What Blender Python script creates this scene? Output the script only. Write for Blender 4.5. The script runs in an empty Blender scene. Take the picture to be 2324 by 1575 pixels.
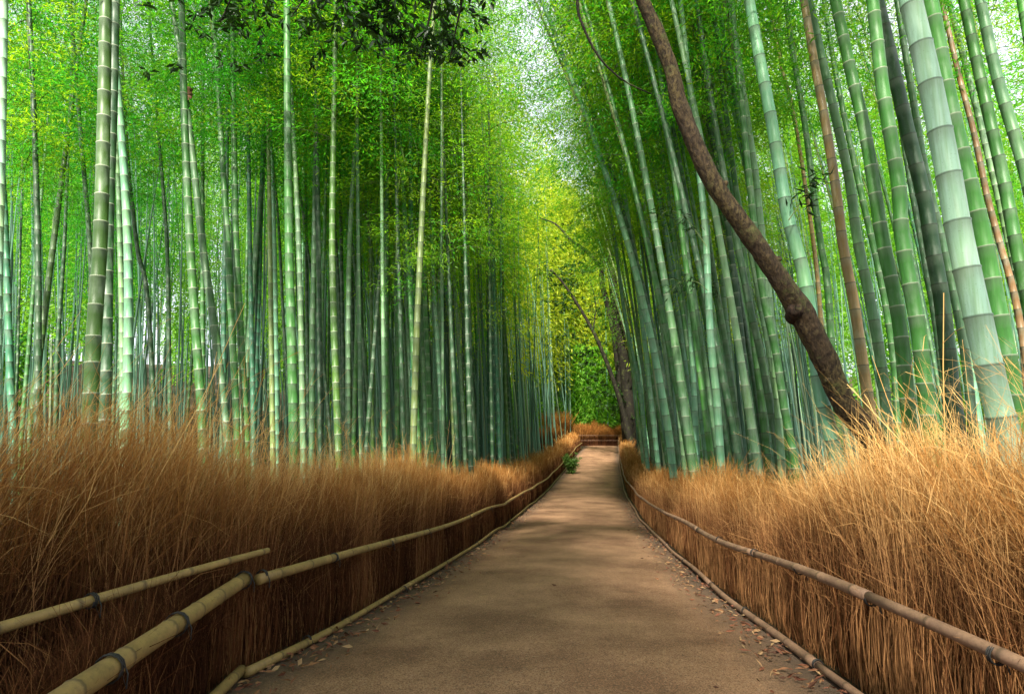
import bpy, math, random
import numpy as np
from mathutils import Vector, Matrix

SEED = 7
rng = np.random.default_rng(SEED)
random.seed(SEED)
scene = bpy.context.scene
COL = scene.collection

# ------------------------------------------------------------------ camera
F, CX, CY = 1300.0, 1162.0, 787.5          # focal length and centre in pixels of a 2324 x 1575 frame
PITCH = math.atan(183 / F)
CAMZ = 1.30
cam_d = bpy.data.cameras.new('camera')
cam_d.sensor_width = 36.0
cam_d.lens = 36.0 * F / 2324.0
cam_d.clip_start = 0.05
cam_d.clip_end = 2000
cam = bpy.data.objects.new('camera', cam_d)
cam.location = (0, 0, CAMZ)
cam.rotation_euler = (math.pi / 2 + PITCH, 0, 0)
COL.objects.link(cam)
scene.camera = cam

CP, SP = math.cos(PITCH), math.sin(PITCH)


def ray(px, py):
    xc = (px - CX) / F
    yc = (CY - py) / F
    return xc, CP - yc * SP, SP + yc * CP


def at(px, py, Y):
    dx, dy, dz = ray(px, py)
    t = Y / dy
    return np.array([dx * t, Y, CAMZ + dz * t])


# ------------------------------------------------------------------ path profile (rows of the photograph -> real ground)
ROWS = [(2600, -1498, 3325, 3.68), (1900, -151, 2379, 3.376), (1575, 473, 1940, 3.0), (1430, 757, 1747, 3.0),
        (1360, 885, 1650, 3.0), (1290, 1000, 1570, 3.0), (1190, 1150, 1462, 3.0), (1120, 1236, 1420, 3.0),
        (1060, 1287, 1408, 3.0), (1030, 1308, 1405, 2.9), (1015, 1326, 1405, 2.7)]
_Y, _Z, _L, _R = [], [], [], []
for y, l, r, W in ROWS:
    t = W * F / (r - l)
    yc = (CY - y) / F
    _Y.append(t * (CP - yc * SP)); _Z.append(CAMZ + t * (SP + yc * CP))
    _L.append((l - CX) / F * t); _R.append((r - CX) / F * t)
_Y, _Z, _L, _R = map(np.array, (_Y, _Z, _L, _R))
# extend behind the camera and beyond the end
def ext(a, y0, sl):
    return np.concatenate([[a[0] + sl * (y0 - _Y[0])], a])
_Yb = np.concatenate([[-12.0], _Y, [60.0, 140.0, 400.0]])
_Zb = np.concatenate([[_Z[0] + 0.25], _Z, [_Z[-1] + 0.25, _Z[-1] + 5.0, _Z[-1] + 20]])
sL = (_L[2] - _L[0]) / (_Y[2] - _Y[0]); sR = (_R[2] - _R[0]) / (_Y[2] - _Y[0])
_Lb = np.concatenate([[_L[0] + sL * (-12 - _Y[0])], _L, [_L[-1] + 2.4, _L[-1] + 14, _L[-1] + 50]])
_Rb = np.concatenate([[_R[0] + sR * (-12 - _Y[0])], _R, [_R[-1] + 2.4, _R[-1] + 14, _R[-1] + 50]])
YS = np.concatenate([np.linspace(-12, 0, 13)[:-1], np.linspace(0, 12, 61)[:-1], np.linspace(12, 50, 96)[:-1],
                     np.linspace(50, 140, 31)[:-1], np.linspace(140, 400, 14)])


def smooth(v, n=3):
    k = np.arange(-3, 4)
    for _ in range(n):
        out = v.copy()
        for i in range(3, len(v) - 3):
            out[i] = np.mean(v[i - 2:i + 3])
        v = out
    return v


ZS = smooth(np.interp(YS, _Yb, _Zb), 3)
LS = smooth(np.interp(YS, _Yb, _Lb), 2)
RS = smooth(np.interp(YS, _Yb, _Rb), 2)
XLf = lambda y: np.interp(y, YS, LS)
XRf = lambda y: np.interp(y, YS, RS)
ZPf = lambda y: np.interp(y, YS, ZS)


def bank(o):
    """rise of the ground at o metres outside the path edge"""
    return 0.10 * np.clip((o - 0.3) / 0.8, 0, 1) + 0.03 * np.clip(o - 4, 0, 200) + 0.17 * np.clip(o - 24, 0, 45)


def terrain(x, y):
    l, r = XLf(y), XRf(y)
    o = max(l - x, x - r, 0.0)
    return float(ZPf(y) + bank(o))


# ------------------------------------------------------------------ helpers
def new_mesh(name, verts, faces, mats, attrs=None, midx=None, smooth_=True, tris=None):
    """verts (N,3), faces (M,4) int quads; attrs: name -> (N,) floats or (N,3) colours"""
    me = bpy.data.meshes.new(name)
    verts = np.asarray(verts, dtype=np.float32)
    faces = np.asarray(faces, dtype=np.int32).reshape(-1, 4)
    tri = np.zeros((0, 3), np.int32) if tris is None else np.asarray(tris, np.int32).reshape(-1, 3)
    nl = faces.size + tri.size
    me.vertices.add(len(verts)); me.vertices.foreach_set('co', verts.ravel())
    me.loops.add(nl)
    me.loops.foreach_set('vertex_index', np.concatenate([faces.ravel(), tri.ravel()]))
    nf = len(faces) + len(tri)
    me.polygons.add(nf)
    st = np.concatenate([np.arange(len(faces)) * 4, len(faces) * 4 + np.arange(len(tri)) * 3]).astype(np.int32)
    me.polygons.foreach_set('loop_start', st)
    for m in mats:
        me.materials.append(m)
    if midx is not None:
        me.polygons.foreach_set('material_index', np.asarray(midx, np.int32))
    me.polygons.foreach_set('use_smooth', np.full(nf, smooth_, bool))
    for k, v in (attrs or {}).items():
        v = np.asarray(v, np.float32)
        if v.ndim == 1:
            a = me.attributes.new(k, 'FLOAT', 'POINT'); a.data.foreach_set('value', v)
        else:
            a = me.attributes.new(k, 'FLOAT_VECTOR', 'POINT'); a.data.foreach_set('vector', v.ravel())
    me.update(calc_edges=True)
    return me


def link(name, me, parent=None, loc=None):
    o = bpy.data.objects.new(name, me)
    COL.objects.link(o)
    if parent is not None:
        o.parent = parent
    if loc is not None:
        o.location = loc
    return o


def empty(name, loc=(0, 0, 0)):
    o = bpy.data.objects.new(name, None)
    o.empty_display_size = 0.2
    COL.objects.link(o); o.location = loc
    return o


def tag(o, label=None, cat=None, group=None, kind=None):
    if label: o['label'] = label
    if cat: o['category'] = cat
    if group: o['group'] = group
    if kind: o['kind'] = kind
    return o


class Acc:
    """collects quads and per-vertex attributes"""
    def __init__(self):
        self.v, self.f, self.m, self.a = [], [], [], {}
        self.n = 0

    def add(self, v, f, mat=0, **attrs):
        v = np.asarray(v, float).reshape(-1, 3); f = np.asarray(f, int).reshape(-1, 4)
        self.v.append(v); self.f.append(f + self.n); self.m.append(np.full(len(f), mat))
        for k, x in attrs.items():
            x = np.asarray(x, float)
            if x.ndim == 0:
                x = np.full(len(v), float(x))
            self.a.setdefault(k, []).append(x)
        self.n += len(v)

    def mesh(self, name, mats, smooth_=True):
        return new_mesh(name, np.concatenate(self.v), np.concatenate(self.f), mats,
                        {k: np.concatenate(x) for k, x in self.a.items()}, np.concatenate(self.m), smooth_)


def unit(a):
    return a / np.maximum(np.linalg.norm(a, axis=-1, keepdims=True), 1e-9)


def tube(pts, rad, k=8, cap=True):
    pts = np.asarray(pts, float); n = len(pts)
    rad = np.broadcast_to(np.asarray(rad, float), (n,))
    T = unit(np.gradient(pts, axis=0))
    md = np.abs(unit((pts[-1] - pts[0])[None])[0])
    ref = np.eye(3)[int(np.argmin(md))]
    U = unit(np.cross(T, ref)); V = np.cross(T, U)
    a = np.linspace(0, 2 * np.pi, k, endpoint=False)
    ring = U[:, None] * np.cos(a)[None, :, None] + V[:, None] * np.sin(a)[None, :, None]
    v = pts[:, None] + ring * rad[:, None, None]
    i = np.arange(n - 1)[:, None] * k; j = np.arange(k)[None]; j2 = (j + 1) % k
    f = np.stack([i + j, i + j2, i + k + j2, i + k + j], -1).reshape(-1, 4)
    v = v.reshape(-1, 3)
    if cap:
        c0 = len(v)
        v = np.concatenate([v, pts[:1], pts[-1:]])
        caps = []
        for q in range(0, k, 2):
            caps.append([c0, (q + 2) % k, q + 1, q])
            b = (n - 1) * k
            caps.append([c0 + 1, b + q, b + q + 1, b + (q + 2) % k])
        f = np.concatenate([f, np.array(caps)])
    return v, f


def spline(P, step):
    """Catmull-Rom through P, resampled about every step metres"""
    P = np.asarray(P, float)
    if len(P) == 2:
        Q = P[0] + (P[1] - P[0]) * np.linspace(0, 1, 24)[:, None]
    else:
        E = np.concatenate([[2 * P[0] - P[1]], P, [2 * P[-1] - P[-2]]])
        Q = []
        for i in range(1, len(E) - 2):
            t = np.linspace(0, 1, 16, endpoint=False)[:, None]
            a, b, c, d = E[i - 1], E[i], E[i + 1], E[i + 2]
            Q.append(.5 * (2 * b + (c - a) * t + (2 * a - 5 * b + 4 * c - d) * t ** 2 + (3 * b - a - 3 * c + d) * t ** 3))
        Q = np.concatenate(Q + [P[-1:]])
    s = np.concatenate([[0], np.cumsum(np.linalg.norm(np.diff(Q, axis=0), axis=1))])
    n = max(2, int(s[-1] / step) + 1)
    ss = np.linspace(0, s[-1], n)
    return np.stack([np.interp(ss, s, Q[:, c]) for c in range(3)], 1), ss


def ribbons(P, w, side):
    """P (n,k,3) polylines, w (n,k) widths, side (n,3) direction of width -> verts, quads"""
    n, k, _ = P.shape
    s = side[:, None, :] * w[:, :, None] * .5
    v = np.stack([P - s, P + s], 2).reshape(-1, 3)
    b = (np.arange(n) * k * 2)[:, None] + (np.arange(k - 1) * 2)[None]
    f = np.stack([b, b + 1, b + 3, b + 2], -1).reshape(-1, 4)
    return v, f


def leaves(base, d, ln, wd, r=rng, at_=.38):
    """rhombic leaves: base (n,3), direction d (n,3), length ln (n,), width wd (n,)"""
    n = len(base)
    d = unit(d)
    q = unit(np.cross(d, unit(r.normal(size=(n, 3)) + np.array([0, 0, 1.2]))))
    nrm = np.cross(q, d)
    mid = base + d * (ln * at_)[:, None] + nrm * (ln * .04)[:, None]
    tip = base + d * ln[:, None] - nrm * (ln * .05)[:, None]
    v = np.stack([base, mid + q * (wd / 2)[:, None], tip, mid - q * (wd / 2)[:, None]], 1).reshape(-1, 3)
    f = np.arange(4 * n).reshape(-1, 4)
    return v, f


# ------------------------------------------------------------------ materials
def mat(name):
    m = bpy.data.materials.new(name)
    m.use_nodes = True
    nt = m.node_tree
    nt.nodes.clear()
    return m, nt


class NT:
    def __init__(self, nt): self.nt = nt

    def n(self, typ, **kw):
        nd = self.nt.nodes.new(typ)
        for k, v in kw.items():
            setattr(nd, k, v)
        return nd

    def l(self, a, b): self.nt.links.new(a, b)

    def val(self, sock, v):
        if hasattr(v, 'node'): self.l(v, sock)
        else: sock.default_value = v

    def noise(self, scale, detail=4, rough=.55, vec=None, dist=0):
        nd = self.n('ShaderNodeTexNoise')
        nd.inputs['Scale'].default_value = scale; nd.inputs['Detail'].default_value = detail
        nd.inputs['Roughness'].default_value = rough; nd.inputs['Distortion'].default_value = dist
        if vec is not None: self.l(vec, nd.inputs['Vector'])
        return nd.outputs['Fac']

    def mix(self, fac, a, b, blend='MIX'):
        nd = self.n('ShaderNodeMix', data_type='RGBA', blend_type=blend)
        self.val(nd.inputs[0], fac); self.val(nd.inputs[6], a); self.val(nd.inputs[7], b)
        return nd.outputs[2]

    def math(self, op, a, b=0.0, clamp=False):
        nd = self.n('ShaderNodeMath', operation=op); nd.use_clamp = clamp
        self.val(nd.inputs[0], a); self.val(nd.inputs[1], b)
        return nd.outputs[0]

    def maprange(self, v, a, b, c=0., d=1.):
        nd = self.n('ShaderNodeMapRange')
        self.val(nd.inputs[0], v)
        for i, x in enumerate((a, b, c, d)): nd.inputs[i + 1].default_value = x
        return nd.outputs[0]

    def ramp(self, fac, stops):
        nd = self.n('ShaderNodeValToRGB')
        cr = nd.color_ramp
        while len(cr.elements) < len(stops): cr.elements.new(.5)
        for e, (p, c) in zip(cr.elements, stops):
            e.position = p; e.color = (*c, 1)
        self.l(fac, nd.inputs[0])
        return nd.outputs[0]

    def attr(self, name):
        return self.n('ShaderNodeAttribute', attribute_name=name)

    def bump(self, h, strength=.3, dist=.01):
        nd = self.n('ShaderNodeBump')
        nd.inputs['Strength'].default_value = strength; nd.inputs['Distance'].default_value = dist
        self.l(h, nd.inputs['Height'])
        return nd.outputs[0]

    def principled(self, col, rough=.6, normal=None, spec=.3):
        p = self.n('ShaderNodeBsdfPrincipled')
        self.val(p.inputs['Base Color'], col); self.val(p.inputs['Roughness'], rough)
        p.inputs['Specular IOR Level'].default_value = spec
        if normal is not None: self.l(normal, p.inputs['Normal'])
        return p.outputs[0]

    def out(self, s):
        o = self.n('ShaderNodeOutputMaterial'); self.l(s, o.inputs['Surface'])


def leaf_material(name, c_lo, c_hi, trans=.55, warm=(1.15, 1.0, .45), rough=.5, use_obj=True):
    m, nt = mat(name); N = NT(nt)
    rpi = N.n('ShaderNodeNewGeometry').outputs['Random Per Island']
    col = N.ramp(rpi, [(0, c_lo), (.5, tuple((a + b) / 2 for a, b in zip(c_lo, c_hi))), (1, c_hi)])
    if use_obj:
        oi = N.n('ShaderNodeObjectInfo')
        col = N.mix(1.0, col, oi.outputs['Color'], 'MULTIPLY')
    diff = N.principled(col, rough, spec=.25)
    tr = N.n('ShaderNodeBsdfTranslucent')
    N.l(N.mix(1.0, col, (*warm, 1), 'MULTIPLY'), tr.inputs['Color'])
    mx = N.n('ShaderNodeMixShader'); mx.inputs[0].default_value = trans
    N.l(diff, mx.inputs[1]); N.l(tr.outputs[0], mx.inputs[2])
    N.out(mx.outputs[0])
    return m


M_LEAF = leaf_material('bamboo_leaf', (.065, .24, .02), (.15, .36, .03), .58, (1.4, 1.55, .6))
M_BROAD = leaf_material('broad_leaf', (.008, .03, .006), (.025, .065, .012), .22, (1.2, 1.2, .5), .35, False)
M_SHRUB = leaf_material('shrub_leaf', (.06, .14, .02), (.12, .22, .04), .4, (1.2, 1.2, .6), .4, False)


def mk_culm():
    m, nt = mat('bamboo_culm'); N = NT(nt)
    oi = N.n('ShaderNodeObjectInfo')
    tc = N.n('ShaderNodeTexCoord').outputs['Object']
    mp = N.n('ShaderNodeMapping'); mp.inputs['Scale'].default_value = (9, 9, .45)
    N.l(tc, mp.inputs['Vector'])
    add = N.n('ShaderNodeVectorMath', operation='ADD')
    rnd = N.math('MULTIPLY', oi.outputs['Random'], 37.0)
    N.l(mp.outputs[0], add.inputs[0]); N.l(rnd, add.inputs[1])
    st = N.noise(4.0, 5, .6, add.outputs[0])                      # long streaks
    mp2 = N.n('ShaderNodeMapping'); mp2.inputs['Scale'].default_value = (1.2, 1.2, .5)
    N.l(tc, mp2.inputs['Vector'])
    add2 = N.n('ShaderNodeVectorMath', operation='ADD')
    N.l(mp2.outputs[0], add2.inputs[0]); N.l(rnd, add2.inputs[1])
    big = N.noise(1.7, 3, .5, add2.outputs[0])
    spk = N.noise(90, 2, .5, tc)
    base = oi.outputs['Color']
    col = N.mix(N.maprange(st, .3, .75), N.mix(1.0, base, (.55, .66, .45, 1), 'MULTIPLY'), base)
    col = N.mix(N.math('MULTIPLY', N.maprange(big, .48, .72), .45), col, N.mix(1.0, base, (1.25, 1.12, .55, 1), 'MULTIPLY'))
    col = N.mix(N.math('MULTIPLY', N.maprange(spk, .64, .72), .35), col, (.10, .11, .07, 1))
    dirt = N.maprange(N.noise(2.6, 6, .7, add.outputs[0], .6), .5, .62)
    col = N.mix(N.math('MULTIPLY', dirt, .42), col, N.mix(1.0, base, (.42, .46, .34, 1), 'MULTIPLY'))
    blo = N.maprange(N.noise(5.5, 4, .6, add2.outputs[0]), .52, .7)
    col = N.mix(N.math('MULTIPLY', blo, .25), col, (.34, .40, .32, 1))
    pw = N.attr('powder').outputs['Fac']
    col = N.mix(N.math('MULTIPLY', pw, .22), col, (.38, .46, .36, 1))
    rg = N.attr('ring').outputs['Fac']
    ringc = N.mix(oi.outputs['Alpha'], (.36, .40, .28, 1), (.030, .038, .022, 1))
    col = N.mix(N.math('MULTIPLY', rg, .6), col, ringc)
    N.out(N.principled(col, N.maprange(st, .2, .8, .38, .6), N.bump(st, .12, .004), .35))
    return m


M_CULM = mk_culm()


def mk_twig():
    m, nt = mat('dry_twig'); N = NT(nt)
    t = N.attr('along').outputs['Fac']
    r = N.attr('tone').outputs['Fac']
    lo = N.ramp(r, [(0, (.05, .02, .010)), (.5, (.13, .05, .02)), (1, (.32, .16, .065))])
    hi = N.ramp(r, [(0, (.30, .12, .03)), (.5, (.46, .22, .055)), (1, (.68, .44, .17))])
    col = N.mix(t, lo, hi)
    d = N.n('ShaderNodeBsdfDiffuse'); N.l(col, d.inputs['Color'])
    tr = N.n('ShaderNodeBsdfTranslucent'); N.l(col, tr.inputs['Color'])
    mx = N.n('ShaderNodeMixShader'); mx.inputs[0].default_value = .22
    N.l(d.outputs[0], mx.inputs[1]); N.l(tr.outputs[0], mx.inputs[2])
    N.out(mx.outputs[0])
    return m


M_TWIG = mk_twig()


def mk_rail(name, c1, c2, c3):
    m, nt = mat(name); N = NT(nt)
    tc = N.n('ShaderNodeTexCoord').outputs['Object']
    b = N.noise(9, 6, .7, tc); s = N.noise(45, 6, .75, tc, .8)
    col = N.mix(N.maprange(b, .35, .7), (*c1, 1), (*c2, 1))
    col = N.mix(N.math('MULTIPLY', N.maprange(s, .5, .72), .6), col, (*c3, 1))
    col = N.mix(N.math('MULTIPLY', N.attr('ring').outputs['Fac'], .8), col, (.05, .035, .02, 1))
    N.out(N.principled(col, .55, N.bump(s, .25, .004), .3))
    return m


M_RAIL_Y = mk_rail('yellow_bamboo_pole', (.27, .18, .062), (.15, .10, .036), (.06, .043, .024))
M_RAIL_G = mk_rail('grey_bamboo_pole', (.21, .125, .075), (.12, .07, .045), (.045, .030, .022))


def mk_simple(name, c, rough=.8):
    m, nt = mat(name); N = NT(nt)
    tc = N.n('ShaderNodeTexCoord').outputs['Object']
    s = N.noise(40, 4, .6, tc)
    col = N.mix(N.maprange(s, .3, .7), (*c, 1), (*[x * 1.7 for x in c], 1))
    N.out(N.principled(col, rough))
    return m


M_TIE = mk_simple('dark_wire', (.012, .011, .010), .6)
M_BRANCH = mk_simple('bamboo_branch', (.10, .13, .05))


def mk_bark(name, c1, c2, c3):
    m, nt = mat(name); N = NT(nt)
    tc = N.n('ShaderNodeTexCoord').outputs['Object']
    mp = N.n('ShaderNodeMapping'); mp.inputs['Scale'].default_value = (1, 1, .45); N.l(tc, mp.inputs['Vector'])
    big = N.noise(3.0, 4, .6, mp.outputs[0]); fine = N.noise(38, 6, .7, mp.outputs[0], .4)
    v = N.n('ShaderNodeTexVoronoi'); v.inputs['Scale'].default_value = 30; N.l(mp.outputs[0], v.inputs['Vector'])
    col = N.mix(N.maprange(big, .4, .66), (*c1, 1), (*c2, 1))
    col = N.mix(N.maprange(fine, .42, .62), (*c3, 1), col)
    moss = N.noise(5.5, 6, .7, tc)
    col = N.mix(N.math('MULTIPLY', N.maprange(moss, .55, .66), .55), col, (.10, .115, .035, 1))
    h = N.math('ADD', fine, N.math('MULTIPLY', v.outputs['Distance'], .6))
    N.out(N.principled(col, .85, N.bump(h, .8, .02), .2))
    return m


M_BARK = mk_bark('brown_bark', (.075, .050, .027), (.125, .095, .037), (.025, .017, .011))
M_DARKBARK = mk_bark('dark_bark', (.022, .017, .012), (.032, .026, .016), (.009, .008, .006))


def mk_path():
    m, nt = mat('gravel_path'); N = NT(nt)
    tc = N.n('ShaderNodeTexCoord').outputs['Object']
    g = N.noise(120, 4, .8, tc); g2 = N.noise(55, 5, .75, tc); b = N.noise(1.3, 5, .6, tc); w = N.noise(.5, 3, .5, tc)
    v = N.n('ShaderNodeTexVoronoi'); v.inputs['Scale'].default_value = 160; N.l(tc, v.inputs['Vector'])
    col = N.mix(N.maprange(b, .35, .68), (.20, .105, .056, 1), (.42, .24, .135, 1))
    col = N.mix(N.maprange(g, .40, .60), N.mix(1.0, col, (.30, .29, .27, 1), 'MULTIPLY'), col)
    col = N.mix(N.math('MULTIPLY', N.maprange(g2, .55, .75), .5), col, (.46, .36, .24, 1))
    g3 = N.noise(26, 4, .75, tc)
    col = N.mix(N.math('MULTIPLY', N.maprange(g3, .52, .64), .45), col, N.mix(1.0, col, (.5, .47, .44, 1), 'MULTIPLY'))
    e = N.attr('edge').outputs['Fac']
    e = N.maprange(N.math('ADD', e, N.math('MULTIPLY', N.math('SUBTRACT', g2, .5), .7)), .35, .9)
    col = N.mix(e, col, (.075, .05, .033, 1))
    h = N.math('ADD', N.math('MULTIPLY', g, .7), N.math('MULTIPLY', v.outputs['Distance'], .5))
    N.out(N.principled(col, .9, N.bump(h, .6, .012), .2))
    return m


def mk_ground():
    m, nt = mat('leaf_litter_soil'); N = NT(nt)
    tc = N.n('ShaderNodeTexCoord').outputs['Object']
    g = N.noise(28, 6, .75, tc); b = N.noise(.9, 4, .6, tc); f = N.noise(120, 3, .7, tc)
    col = N.mix(N.maprange(g, .35, .65), (.022, .016, .010, 1), (.06, .040, .022, 1))
    col = N.mix(N.math('MULTIPLY', N.maprange(b, .45, .7), .6), col, (.10, .085, .035, 1))
    col = N.mix(N.math('MULTIPLY', N.maprange(f, .55, .7), .4), col, (.12, .08, .045, 1))
    N.out(N.principled(col, .95, N.bump(g, .9, .05), .15))
    return m


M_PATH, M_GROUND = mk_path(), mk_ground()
m, nt = mat('fallen_leaf'); N = NT(nt)
c = N.ramp(N.n('ShaderNodeNewGeometry').outputs['Random Per Island'],
           [(0, (.06, .028, .016)), (.35, (.15, .055, .03)), (.7, (.20, .10, .045)), (1, (.28, .18, .09))])
N.out(N.principled(c, .8, spec=.2)); M_FALLEN = m

# ------------------------------------------------------------------ ground and path
OFF = np.array([0, .15, .35, .6, .9, 1.4, 2.2, 3.4, 5, 7.5, 11, 16, 22, 32, 50, 85, 150, 260])
gv, ny = [], len(YS)
for i, y in enumerate(YS):
    l, r, z = LS[i], RS[i], ZS[i]
    xs = np.concatenate([l - OFF[::-1], np.linspace(l, r, 7)[1:-1], r + OFF])
    o = np.maximum(np.maximum(l - xs, xs - r), 0)
    zz = z + bank(o) + (o > .6) * rng.normal(0, .025, len(xs))
    gv.append(np.stack([xs, np.full(len(xs), y), zz], 1))
nc = len(gv[0])
i = np.arange(ny - 1)[:, None] * nc; j = np.arange(nc - 1)[None]
gf = np.stack([i + j, i + j + 1, i + nc + j + 1, i + nc + j], -1).reshape(-1, 4)
g = link('ground', new_mesh('ground', np.concatenate(gv), gf, [M_GROUND])); tag(g, kind='structure')

sel = np.where(YS <= 47.5)[0]
pv, pe = [], []
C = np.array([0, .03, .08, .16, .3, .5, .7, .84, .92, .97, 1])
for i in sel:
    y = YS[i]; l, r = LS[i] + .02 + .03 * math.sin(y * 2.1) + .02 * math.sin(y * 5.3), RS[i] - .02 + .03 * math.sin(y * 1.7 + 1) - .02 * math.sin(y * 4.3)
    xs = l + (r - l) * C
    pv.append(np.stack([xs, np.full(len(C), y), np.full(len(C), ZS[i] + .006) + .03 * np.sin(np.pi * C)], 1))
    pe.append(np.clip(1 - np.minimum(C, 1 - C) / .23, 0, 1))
nc = len(C)
i = np.arange(len(sel) - 1)[:, None] * nc; j = np.arange(nc - 1)[None]
pf = np.stack([i + j, i + j + 1, i + nc + j + 1, i + nc + j], -1).reshape(-1, 4)
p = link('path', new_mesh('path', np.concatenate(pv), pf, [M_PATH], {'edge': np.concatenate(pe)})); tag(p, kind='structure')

# ------------------------------------------------------------------ bamboo culms
def culm_mesh(P, r0, sides=10, internode=.3, seed=0, taper_end=.25, relief=1.0):
    """P polyline (3D, from base at origin up). rings and white powder at the nodes are attributes of the vertices"""
    rr = np.random.default_rng(seed)
    Q, S = spline(P, .25)
    Ltot = S[-1]
    a, nodes = .10, []
    while a < Ltot - .15:
        nodes.append(a)
        k = .55 + .45 * min(1, a / 1.2)
        a += internode * k * rr.uniform(.9, 1.1)
    d = .0016 + .032 * r0
    ss, ring, pw, bul = [0.0], [0], [0], [0]
    for a in nodes:
        for da, g_, p_, b_ in ((-.12, 0, 0, 0), (-2.6 * d, 0, 1, .2), (-d, 1, 1, 1), (d, 1, 0, 1), (2.6 * d, 0, 0, -.25)):
            ss.append(a + da); ring.append(g_); pw.append(p_); bul.append(b_)
    ss.append(Ltot); ring.append(0); pw.append(0); bul.append(0)
    ss = np.array(ss); o = np.argsort(ss); ss = ss[o]
    ring, pw, bul = (np.array(x, float)[o] for x in (ring, pw, bul))
    keep = (ss >= 0) & (ss <= Ltot); ss, ring, pw, bul = ss[keep], ring[keep], pw[keep], bul[keep]
    C3 = np.stack([np.interp(ss, S, Q[:, c]) for c in range(3)], 1)
    u = ss / Ltot
    rad = r0 * (1 - (1 - taper_end) * u ** 1.35) * (1 + .065 * bul * relief)
    v, f = tube(C3, rad, sides, cap=False)
    rep = lambda x: np.repeat(x, sides)
    return new_mesh('culm', v, f, [M_CULM], {'ring': rep(ring), 'powder': rep(pw)}), Q, S


# --- crowns: leaf sprays round a straight leader (shared by many stalks)
def crown_mesh(seed, nodes=27, sprays=13, per=17, L0=1.0, lmul=1.0, branches=2, height=8.0):
    r = np.random.default_rng(seed)
    A = Acc()
    bases, dirs = [], []
    segs = []
    for k in range(nodes):
        z = .15 + height * (k + r.uniform(-.3, .3)) / nodes
        u = z / height
        for b in range(branches):
            az = k * np.pi + b * 1.1 + r.uniform(-1.0, 1.0)
            L = L0 * (1.15 + .9 * math.sin(min(1, u * 1.5) * np.pi * .62) - 1.35 * max(0, u - .5)) * r.uniform(.6, 1.2)
            if r.random() < .12: continue
            out = np.array([math.cos(az), math.sin(az), 0])
            e0 = r.uniform(.25, .8)
            t = np.linspace(0, 1, 6)[:, None]
            pts = np.array([0, 0, z]) + out * L * t + np.array([0, 0, 1.]) * L * (e0 * t - (e0 + r.uniform(.0, .55)) * t ** 2)
            segs.append(pts)
            for s in range(sprays):
                tt = .22 + .78 * (s + r.random()) / sprays
                c = np.array([np.interp(tt, t[:, 0], pts[:, q]) for q in range(3)])
                side = np.array([-out[1], out[0], 0]) * r.uniform(-1, 1) * .42 * L * (.4 + .6 * (1 - tt)) + np.array([0, 0, r.uniform(-.28, .16)])
                c = c + side
                n = per
                bb = c + r.normal(0, 1, (n, 3)) * np.array([.13, .13, .07])
                dd = out * .8 + side * .9 + r.normal(0, .75, (n, 3)) + np.array([0, 0, -.45])
                bases.append(bb); dirs.append(dd)
    B, D = np.concatenate(bases), np.concatenate(dirs)
    n = len(B)
    ln = r.uniform(.065, .11, n) * lmul
    v, f = leaves(B, D, ln, ln * r.uniform(.17, .23, n), r)
    A.add(v, f, 0)
    P = np.stack(segs)
    w = np.linspace(.012, .003, 6)[None].repeat(len(P), 0)
    v, f = ribbons(P, w, unit(np.cross(P[:, -1] - P[:, 0], np.array([0, 0, 1.0]))))
    A.add(v, f, 1)
    v, f = ribbons(P, w, np.tile(np.array([[0, 0, 1.0]]), (len(P), 1)))
    A.add(v, f, 1)
    v, f = tube(np.stack([np.zeros(12), np.zeros(12), np.linspace(0, height, 12)], 1), np.linspace(.028, .006, 12), 6)
    A.add(v, f, 1)
    return A.mesh('crown', [M_LEAF, M_BRANCH], False)


CROWNS = [crown_mesh(100 + i, L0=.95 + .1 * (i % 3)) for i in range(8)]
SPARSE = [crown_mesh(200 + i, nodes=18, sprays=8, per=12, L0=1.0) for i in range(3)]

LEAFTINTS = [(1.0, 1.0, 1.0), (.5, .95, 1.1), (.7, 1.0, .9), (2.3, 1.3, .8), (1.5, 1.12, .9), (.42, .85, 1.1)]


def align(z_axis, spin):
    z = Vector(z_axis).normalized()
    q = Vector((0, 0, 1)).rotation_difference(z)
    return (q.to_matrix() @ Matrix.Rotation(spin, 3, 'Z')).to_4x4()


def add_crown(root, Q, S, frac, seed, tint, mesh=None, extra=.16, wide=1.9):
    """hangs a leafy crown on a stalk from frac of its length up"""
    L = S[-1]
    a = frac * L
    c = np.array([np.interp(a, S, Q[:, k]) for k in range(3)])
    T = unit((Q[-1] - c)[None])[0]
    sc = (L * (1 + extra) - a) / 8.0
    r = np.random.default_rng(seed)
    o = link('crown', mesh or CROWNS[int(r.integers(len(CROWNS)))], root)
    sx = min(1.6, max(.7, sc ** .5 * 1.2)) * r.uniform(.9, 1.2)
    sx = min(sx, wide)
    o.matrix_local = Matrix.Translation(Vector(c)) @ align(T, r.uniform(0, 6.28)) @ Matrix.Diagonal((sx, sx, sc, 1))
    o.color = (*tint, 1)
    return o


PAL = {
    'green': (.07, .24, .055), 'bright': (.09, .33, .06), 'teal': (.06, .23, .14), 'pale': (.22, .40, .22), 'grey': (.11, .25, .12),
    'dark': (.04, .12, .05), 'olive': (.09, .20, .035), 'tan': (.46, .29, .12), 'white': (.56, .86, .70), 'mint': (.19, .43, .28),
    'rust': (.36, .20, .10), 'yellowish': (.26, .34, .12)}


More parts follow.
